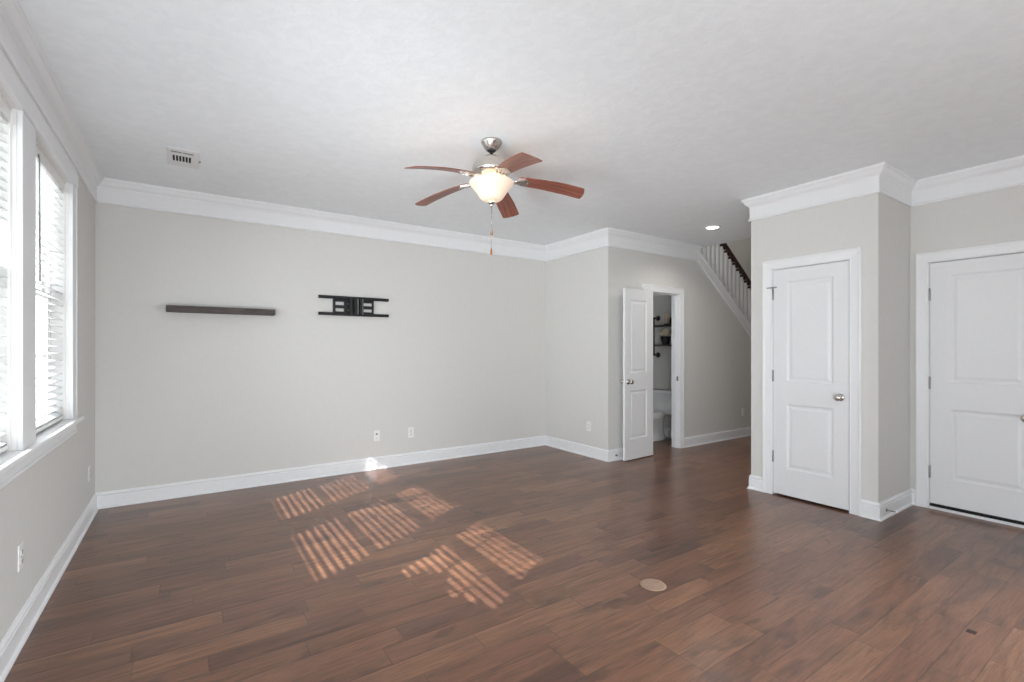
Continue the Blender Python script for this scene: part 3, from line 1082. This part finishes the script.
for k in range(5):
    ang = BPH - k * 2 * PI / 5
    rz = Matrix.Rotation(ang, 4, 'Z')
    base_m = rz @ Matrix.Translation((BR0, 0, fz(ZB_ROOT))) @ Matrix.Rotation(-BPITCH, 4, 'X')
    L = BR1 - BR0
    xs = [0, 0.004, 0.012, 0.022] + [0.022 + (L - 0.030) * i / 14 for i in range(1, 15)] + [L - 0.003, L + 0.002, L + 0.006]
    mb = MB()
    vs, fs = [], []
    for x in xs:
        f = x / L
        hw_b = 0.052 + 0.015 * min(1, f * 1.6)
        if x < 0.022:
            hw_b -= 0.020 * (1 - math.sqrt(max(0, 1 - ((0.022 - x) / 0.022) ** 2)))
        if x > L - 0.008:
            hw_b -= 0.050 * ((x - L + 0.008) / 0.014) ** 2.2
        zz = -(ZB_ROOT - ZB_TIP) * (0.45 * f + 0.55 * f * f)
        for sg, dz in ((-1, -0.003), (1, -0.003), (1, 0.003), (-1, 0.003)):
            vs.append((x, sg * hw_b, zz + dz))
    for i in range(len(xs) - 1):
        for j in range(4):
            q = (j + 1) % 4
            fs.append((i * 4 + j, i * 4 + q, i * 4 + 4 + q, i * 4 + 4 + j))
    n4 = 4 * (len(xs) - 1)
    fs += [(0, 1, 2, 3), (n4, n4 + 1, n4 + 2, n4 + 3)]
    bo = mb.add(vs, fs).build('blade', 'blade', fan)
    bo.matrix_local = base_m
    # blade arm under the blade, reaching back to the motor
    inv = base_m.inverted()
    mb = MB()
    pts = [(-0.012, 0.020), (0.045, 0.044), (0.060, 0.034), (0.072, 0.012), (0.088, 0.0), (0.072, -0.012), (0.060, -0.034), (0.045, -0.044), (-0.012, -0.020)]
    mb.prism(pts, -0.014, -0.0036)
    a0 = inv @ (rz @ Vector((0.085, 0, fz(2.496))))
    a1 = inv @ (rz @ Vector((0.130, 0, fz(2.478))))
    mb.tube([a0, a1, (-0.015, 0.010, -0.008), (0.02, 0.012, -0.008)], [0.011, 0.010, 0.009, 0.006], 10)
    mb.tube([a0, a1, (-0.015, -0.010, -0.008), (0.02, -0.012, -0.008)], [0.011, 0.010, 0.009, 0.006], 10)
    for sxx, syy in ((0.030, 0.024), (0.030, -0.024), (0.066, 0.0)):
        mb.ball((sxx, syy, -0.0145), 0.006, 10, 6, 0.6)
    mb.build('blade_arm', 'nickel', bo)
# bell-shaped glass bowl, open at the top
prof = [(0.151, fz(2.463)), (0.151, fz(2.456)), (0.145, fz(2.444)), (0.131, fz(2.427)), (0.114, fz(2.408)), (0.100, fz(2.389)), (0.087, fz(2.368)), (0.073, fz(2.350)), (0.054, fz(2.338)), (0.022, fz(2.333))]
inner = [(r - 0.004, z + 0.003) for r, z in reversed(prof)]
bowl = MB().lathe(prof + inner, 48, cap=False).build('light_bowl', 'bowl', fan)
bowl['label'] = 'lit cream glass bowl'
MB().lathe([(0.006, fz(2.44)), (0.006, fz(2.326))], 10).build('bowl_rod', 'nickel', fan)
MB().lathe([(0.006, fz(2.330)), (0.026, fz(2.328)), (0.027, fz(2.322)), (0.016, fz(2.314)), (0.008, fz(2.310)), (0.010, fz(2.304)), (0.005, fz(2.297)), (0.001, fz(2.295))], 24).build('finial', 'nickel', fan)
for k in range(2):
    a = BPH + 0.9 + k * PI
    c = (0.070 * math.cos(a), 0.070 * math.sin(a))
    mb = MB().ball((c[0], c[1], fz(2.412)), 0.022)
    mb.lathe([(0.012, fz(2.43)), (0.012, fz(2.46))], 12, Matrix.Translation((c[0], c[1], 0)))
    mb.build('bulb', 'bulb', fan)
for k, (zend, dx) in enumerate(((2.098, 0.004), (1.966, -0.004))):
    mb = MB().tube([(dx, 0.004 * (1 - 2 * k), fz(2.298)), (dx, 0.004 * (1 - 2 * k), fz(zend + 0.05))], 0.0012, 6)
    ch = mb.build('pull_chain', 'nickel', fan)
    kb = MB().lathe([(0.002, 0.0), (0.0065, 0.006), (0.008, 0.014), (0.006, 0.032), (0.003, 0.046), (0.002, 0.052)], 14, Matrix.Translation((dx, 0.004 * (1 - 2 * k), fz(zend)))).build('pull_knob', 'bronze', ch)
    kb['label'] = 'small copper-coloured pull'
pl = bpy.data.lights.new('fan_bulb_light', 'POINT')
pl.energy = 5.0
pl.color = (1.0, 0.72, 0.45)
pl.shadow_soft_size = 0.03
po = bpy.data.objects.new('fan_bulb_light', pl)
COL.objects.link(po)
po.location = (FX, FY, 2.425)

# ================================================================== CEILING VENT
VX, VY, VW, VL = -0.022, 4.298, 0.196, 0.375
v = thing('ceiling_vent', 'white louvred air vent on the ceiling above the wood shelf', 'vent', (VX, VY, H))
mb = slab_with_holes([-VW / 2, VW / 2], [-VL / 2, VL / 2], [(-0.074, 0.062, -0.130, -0.082), (-0.070, 0.052, -0.048, 0.092)], lambda a, b, w: (a, b, -0.010 + 0.0098 * w))
mb.build('frame', 'vent', v, bevel=0.003, clean=True)
MB().box(-0.078, 0.066, -0.134, 0.096, -0.0022, -0.0006).build('duct_shade', 'dark', v)  # dark sheet behind the louvres, painted in for the shade of the duct
mb = MB()
for i in range(7):
    x = -0.070 + i * 0.0196
    mb.box(x - 0.001, x + 0.0055, -0.048, 0.092, -0.0095, -0.0075)
for y in (-0.112, -0.096):
    mb.box(-0.074, 0.062, y, y + 0.006, -0.0095, -0.0075)
mb.box(-0.009, -0.003, -0.130, -0.082, -0.0097, -0.007)
mb.build('louvres', 'vent', v)
MB().box(VW / 2 - 0.004, VW / 2 + 0.010, -0.012, 0.012, -0.016, -0.011).build('damper_lever', 'steel', v)

# ================================================================== RECESSED LIGHT
RX, RY = 5.05, 3.29
r = thing('recessed_light', 'lit round recessed downlight in the hall ceiling', 'ceiling light', (RX, RY, H))
MB().lathe([(0.068, -0.0005), (0.092, -0.0005), (0.092, -0.006), (0.086, -0.010), (0.072, -0.010), (0.068, -0.007)], 40, cap=False).build('trim_ring', 'vent', r)
MB().lathe([(0.0005, -0.0095), (0.04, -0.0095), (0.069, -0.007), (0.069, -0.002), (0.0005, -0.002)], 40, cap=False).build('lens', 'lens', r)
down_lamp('hall_downlight', (RX, RY, H - 0.013), 5.4, (1.0, 0.965, 0.92), size=0.13, spread=2.4)
up = down_lamp('stairwell_lamp', (7.2, 4.2, 5.35), 24, (1.0, 0.965, 0.92), size=0.5)

# ================================================================== FLOATING SHELF AND TV BRACKET
sh = MB().box(-0.151, 0.704, -0.135, -0.0005, 0, 0.0545)
o = sh.build('floating_shelf', 'shelf', None, bevel=0.002, loc=(0, YB, 1.6515))
tag(o, 'dark weathered wood floating shelf on the back wall', 'shelf')

tv = thing('tv_wall_mount', 'black metal television wall bracket on the back wall', 'wall bracket', (1.488, YB, 1.778))
for z in (0.090, -0.084):
    mb = MB().box(-0.372, 0.370, -0.045, -0.030, z - 0.015, z + 0.015).box(-0.372, 0.370, -0.045, -0.022, z + 0.011, z + 0.015).box(-0.372, 0.370, -0.045, -0.022, z - 0.015, z - 0.011)
    rl = mb.build('rail', 'black', tv)
mb = slab_with_holes([-0.222, 0.206], [-0.099, 0.099],
                     [(-0.198, -0.108, 0.012, 0.048), (-0.198, -0.108, -0.056, -0.022), (-0.070, -0.056, 0.022, 0.036), (-0.070, -0.056, -0.046, -0.032),
                      (0.096, 0.190, 0.014, 0.046), (0.096, 0.190, -0.052, -0.020)],
                     lambda a, b, w: (a, -0.022 + 0.0215 * w, b))
mb.build('wall_plate', 'black', tv, clean=True)
mb = MB()
mb.box(-0.222, -0.206, -0.030, -0.022, -0.099, 0.099).box(0.188, 0.206, -0.030, -0.022, -0.099, 0.099)
mb.box(-0.222, 0.206, -0.030, -0.022, 0.078, 0.099).box(-0.222, 0.206, -0.030, -0.022, -0.099, -0.078)
mb.build('plate_flange', 'black', tv, bevel=0.002)
for xx in (-0.048, 0.004, 0.060):
    MB().box(xx - 0.016, xx + 0.016, -0.052, -0.022, -0.092, 0.094).box(xx - 0.016, xx - 0.012, -0.060, -0.052, -0.088, 0.090).build('bracket_arm', 'black', tv, bevel=0.001)
mb = MB()
for xx in (0.024, 0.076):
    mb.box(xx, xx + 0.006, -0.056, -0.050, -0.080, 0.085)
mb.build('bracket_edge', 'steel', tv)


# ================================================================== OUTLETS
def outlet(label, loc, rz, decora=False, coax=False):
    t = thing('wall_outlet', label, 'outlet', loc, 'white wall outlets', rz)
    MB().box(-0.036, 0.036, -0.0065, -0.0003, -0.059, 0.059).build('cover_plate', 'plastic', t, bevel=0.003, seg=3)
    if coax:
        for z in (0.020, -0.020):
            MB().lathe([(0.011, -0.001), (0.011, 0.003), (0.006, 0.004), (0.006, 0.010), (0.001, 0.010)], 16,
                       Matrix.Translation((0, -0.006, z)) @ Matrix.Rotation(PI / 2, 4, 'X')).build('jack', 'plastic' if z < 0 else 'steel', t)
    else:
        for z in (0.021, -0.021):
            rc_ = MB().loft([(0, 0, 0.0165, 0.0145, 0), (0, 0, 0.0165, 0.0145, 0.0022)], 24, Matrix.Translation((0, -0.0063, z)) @ Matrix.Rotation(PI / 2, 4, 'X'), 3.2).build('receptacle', 'plastic', t)
            mb = MB().box(-0.0075, -0.0050, -0.0092, -0.0083, z - 0.001, z + 0.008).box(0.0050, 0.0075, -0.0092, -0.0083, z - 0.001, z + 0.007)
            mb.lathe([(0.0025, 0), (0.0025, 0.001)], 10, Matrix.Translation((0, -0.0083, z - 0.007)) @ Matrix.Rotation(PI / 2, 4, 'X'))
            mb.build('slot', 'dark', rc_)
        MB().lathe([(0.003, 0), (0.002, 0.0015)], 10, Matrix.Translation((0, -0.0063, 0)) @ Matrix.Rotation(PI / 2, 4, 'X')).build('screw', 'steel', t)
    return t


outlet('white outlet low on the back wall, left of the pair below the bracket', (1.734, YB, 0.367), 0, coax=True)
outlet('white outlet low on the back wall, right of the pair', (2.134, YB, 0.365), 0)
outlet('white outlet on the left wall below the window sill', (XL, 3.054, 0.382), PI / 2)
outlet('white outlet on the left wall close to the back corner', (XL, 4.895, 0.364), PI / 2)
outlet('white outlet low on the short return wall beside the open door', (XB, 4.356, 0.372), -PI / 2)
outlet('white outlet on the hall wall under the stair slope', (6.962, YP, 0.373), 0)


# ================================================================== DOOR STOPS
def doorstop(label, loc, length=0.075):
    t = thing('door_stop', label, 'door stop', loc, 'baseboard door stops')
    m = Matrix.Rotation(PI / 2, 4, 'X')
    MB().lathe([(0.013, 0), (0.013, 0.004), (0.007, 0.008)], 16, m).build('base', 'steel', t)
    prof = []
    n = 22
    for i in range(n + 1):
        z = 0.008 + (length - 0.02) * i / n
        prof.append((0.0052 if i % 2 else 0.0040, z))
    MB().lathe(prof, 12, m).build('spring', 'steel', t)
    MB().lathe([(0.0065, length - 0.014), (0.0075, length - 0.010), (0.0075, length - 0.002), (0.006, length)], 14, m).build('rubber_tip', 'plastic', t)


doorstop('steel spring door stop on the shaded closet baseboard', (4.545, YA0 - 0.0148, 0.062))
doorstop('steel spring door stop on the baseboard behind the open door', (4.225, YP - 0.0148, 0.062), 0.05)

# ================================================================== FLOOR COVER AND PLUG
t = thing('floor_cover', 'round tan cover disk set on the hardwood floor', 'floor cover', (2.165, 1.778, 0))
MB().lathe([(0.0005, 0.0035), (0.055, 0.0035), (0.0685, 0.0030), (0.0715, 0.0005), (0.0005, 0.0005)], 48, cap=False).build('disk', 'tan', t)
for s in (-1, 1):
    MB().lathe([(0.0045, 0.0034), (0.0045, 0.0042), (0.001, 0.0045)], 12, Matrix.Translation((s * 0.045, 0, 0))).build('screw', 'bronze', t)
t = MB().box(-0.019, 0.019, -0.017, 0.017, 0.0004, 0.0016).build('floor_plug', 'rail', None, bevel=0.001, loc=(3.04, 0.645, 0))
tag(t, 'tiny dark square plug in the floor near the right-hand door', 'floor plug')

# ================================================================== TOILET ROOM
TY = 4.63
t = thing('toilet', 'white toilet seen through the narrow doorway', 'toilet', (XW, TY, 0))
MB().loft([(-0.335, 0, 0.215, 0.112, 0.0006), (-0.335, 0, 0.212, 0.110, 0.02), (-0.33, 0, 0.195, 0.098, 0.05), (-0.34, 0, 0.185, 0.096, 0.14), (-0.37, 0, 0.20, 0.112, 0.22), (-0.42, 0, 0.235, 0.160, 0.30),
           (-0.445, 0, 0.255, 0.182, 0.345), (-0.445, 0, 0.255, 0.182, 0.372)], 36).build('bowl', 'porcelain', t)
MB().loft([(-0.445, 0, 0.250, 0.182, 0.373), (-0.448, 0, 0.262, 0.190, 0.380), (-0.448, 0, 0.262, 0.190, 0.390), (-0.445, 0, 0.255, 0.184, 0.394)], 36).build('seat', 'plastic', t)
MB().loft([(-0.440, 0, 0.250, 0.182, 0.3945), (-0.440, 0, 0.258, 0.188, 0.400), (-0.440, 0, 0.256, 0.186, 0.410), (-0.440, 0, 0.235, 0.168, 0.417)], 36).build('seat_lid', 'plastic', t)
MB().loft([(-0.115, 0, 0.080, 0.205, 0.36), (-0.113, 0, 0.092, 0.228, 0.40), (-0.110, 0, 0.098, 0.238, 0.680)], 40, None, 7).build('tank', 'porcelain', t)
MB().loft([(-0.110, 0, 0.104, 0.246, 0.6805), (-0.110, 0, 0.107, 0.250, 0.690), (-0.110, 0, 0.107, 0.250, 0.708), (-0.110, 0, 0.100, 0.243, 0.716)], 40, None, 7).build('tank_lid', 'porcelain', t)
mb = MB().tube([(-0.208, 0.17, 0.63), (-0.225, 0.17, 0.63), (-0.228, 0.11, 0.622)], 0.007, 8)
mb.build('flush_lever', 'nickel', t)

SHY = 4.83
ps = thing('pipe_shelf', 'black pipe wall shelf with two dark boards above the toilet', 'shelf', (XW, SHY, 1.516))
for s in (0, -0.62):
    for zz in (0.284, -0.280):
        mb = MB().lathe([(0.040, 0.0004), (0.040, 0.007), (0.020, 0.010), (0.018, 0.026), (0.013, 0.028)], 24, Matrix.Translation((0, s, zz)) @ Matrix.Rotation(-PI / 2, 4, 'Y'))
        mb.build('flange', 'black', ps)
    mb = MB().tube([(-0.02, s, 0.284), (-0.085, s, 0.284), (-0.10, s, 0.270), (-0.10, s, -0.266), (-0.085, s, -0.280), (-0.02, s, -0.280)], 0.0125, 12)
    for zz in (0.275, -0.271):
        mb.ball((-0.097, s, zz), 0.020)
    mb.build('pipe', 'black', ps)
for zz in (0.155, -0.135):
    MB().box(-0.165, -0.004, -0.70, 0.06, zz - 0.012, zz + 0.012).build('board', 'shelf', ps, bevel=0.002)
zb1, zb2 = 1.516 + 0.1671, 1.516 - 0.1229
# basket on the lower board
BXc, BYc = XW - 0.095, 4.615
t = thing('basket', 'small black basket of cream flowers on the lower pipe shelf board', 'basket', (BXc, BYc, zb2))
prof = []
for i in range(15):
    f = i / 14
    prof.append((0.048 + 0.026 * f + (0.002 if i % 2 else 0), 0.0005 + 0.115 * f))
prof += [(0.079, 0.118), (0.076, 0.122), (0.068, 0.118), (0.044, 0.008)]
MB().lathe(prof, 32).build('basket_body', 'black', t)
fb = thing('flower_bouquet', 'cream artificial flowers filling the black basket', 'flowers', (BXc, BYc, zb2 + 0.1235))
for i in range(13):
    a = i * 2.399
    rr = 0.0235 * math.sqrt(i)
    zc = 0.085 - rr * 0.75 + (i % 3) * 0.005
    cx_, cy_ = rr * math.cos(a), rr * math.sin(a) * 1.25
    mb = MB()
    for ring, (n_, pr_, up_) in enumerate(((5, 0.012, 0.013), (8, 0.024, 0.004))):
        for j in range(n_):
            b_ = 2 * PI * j / n_ + ring * 0.4 + i
            m_ = Matrix.Translation((cx_ + pr_ * math.cos(b_), cy_ + pr_ * math.sin(b_), zc + up_)) @ Matrix.Rotation(b_, 4, 'Z') @ Matrix.Rotation(0.5 + 0.4 * ring, 4, 'Y') @ Matrix.Diagonal((0.55, 1.0, 1.0, 1)).to_4x4()
            mb.lathe([(0.001, -0.014), (0.010, -0.006), (0.0125, 0.003), (0.008, 0.011), (0.001, 0.014)], 8, m_)
    mb.tube([(cx_, cy_, zc), (cx_ * 0.8, cy_ * 0.8, zc * 0.5), (cx_ * 0.6, cy_ * 0.6, 0.0)], 0.0022, 5)
    mb.build('blossom', 'cream', fb)
# two things on the upper board
t = thing('candle', 'beige pillar candle on the upper pipe shelf board', 'candle', (XW - 0.09, 4.605, zb1))
MB().lathe([(0.034, 0.0004), (0.038, 0.006), (0.038, 0.016), (0.034, 0.020)], 24).build('candle_dish', 'black', t)
MB().lathe([(0.034, 0.0205), (0.034, 0.160), (0.031, 0.163), (0.006, 0.158)], 24).build('wax', 'candle', t)
MB().tube([(0, 0, 0.157), (0.001, 0.001, 0.170)], 0.0012, 6).build('wick', 'black', t)
t = thing('storage_jar', 'dark lidded jar beside the candle on the upper shelf board', 'jar', (XW - 0.085, 4.505, zb1))
MB().lathe([(0.034, 0.0004), (0.036, 0.008), (0.036, 0.085), (0.030, 0.094)], 24).build('jar_body', 'black', t)
MB().lathe([(0.033, 0.0945), (0.035, 0.098), (0.033, 0.108), (0.008, 0.110), (0.010, 0.118), (0.004, 0.121)], 24).build('lid', 'shelf', t)
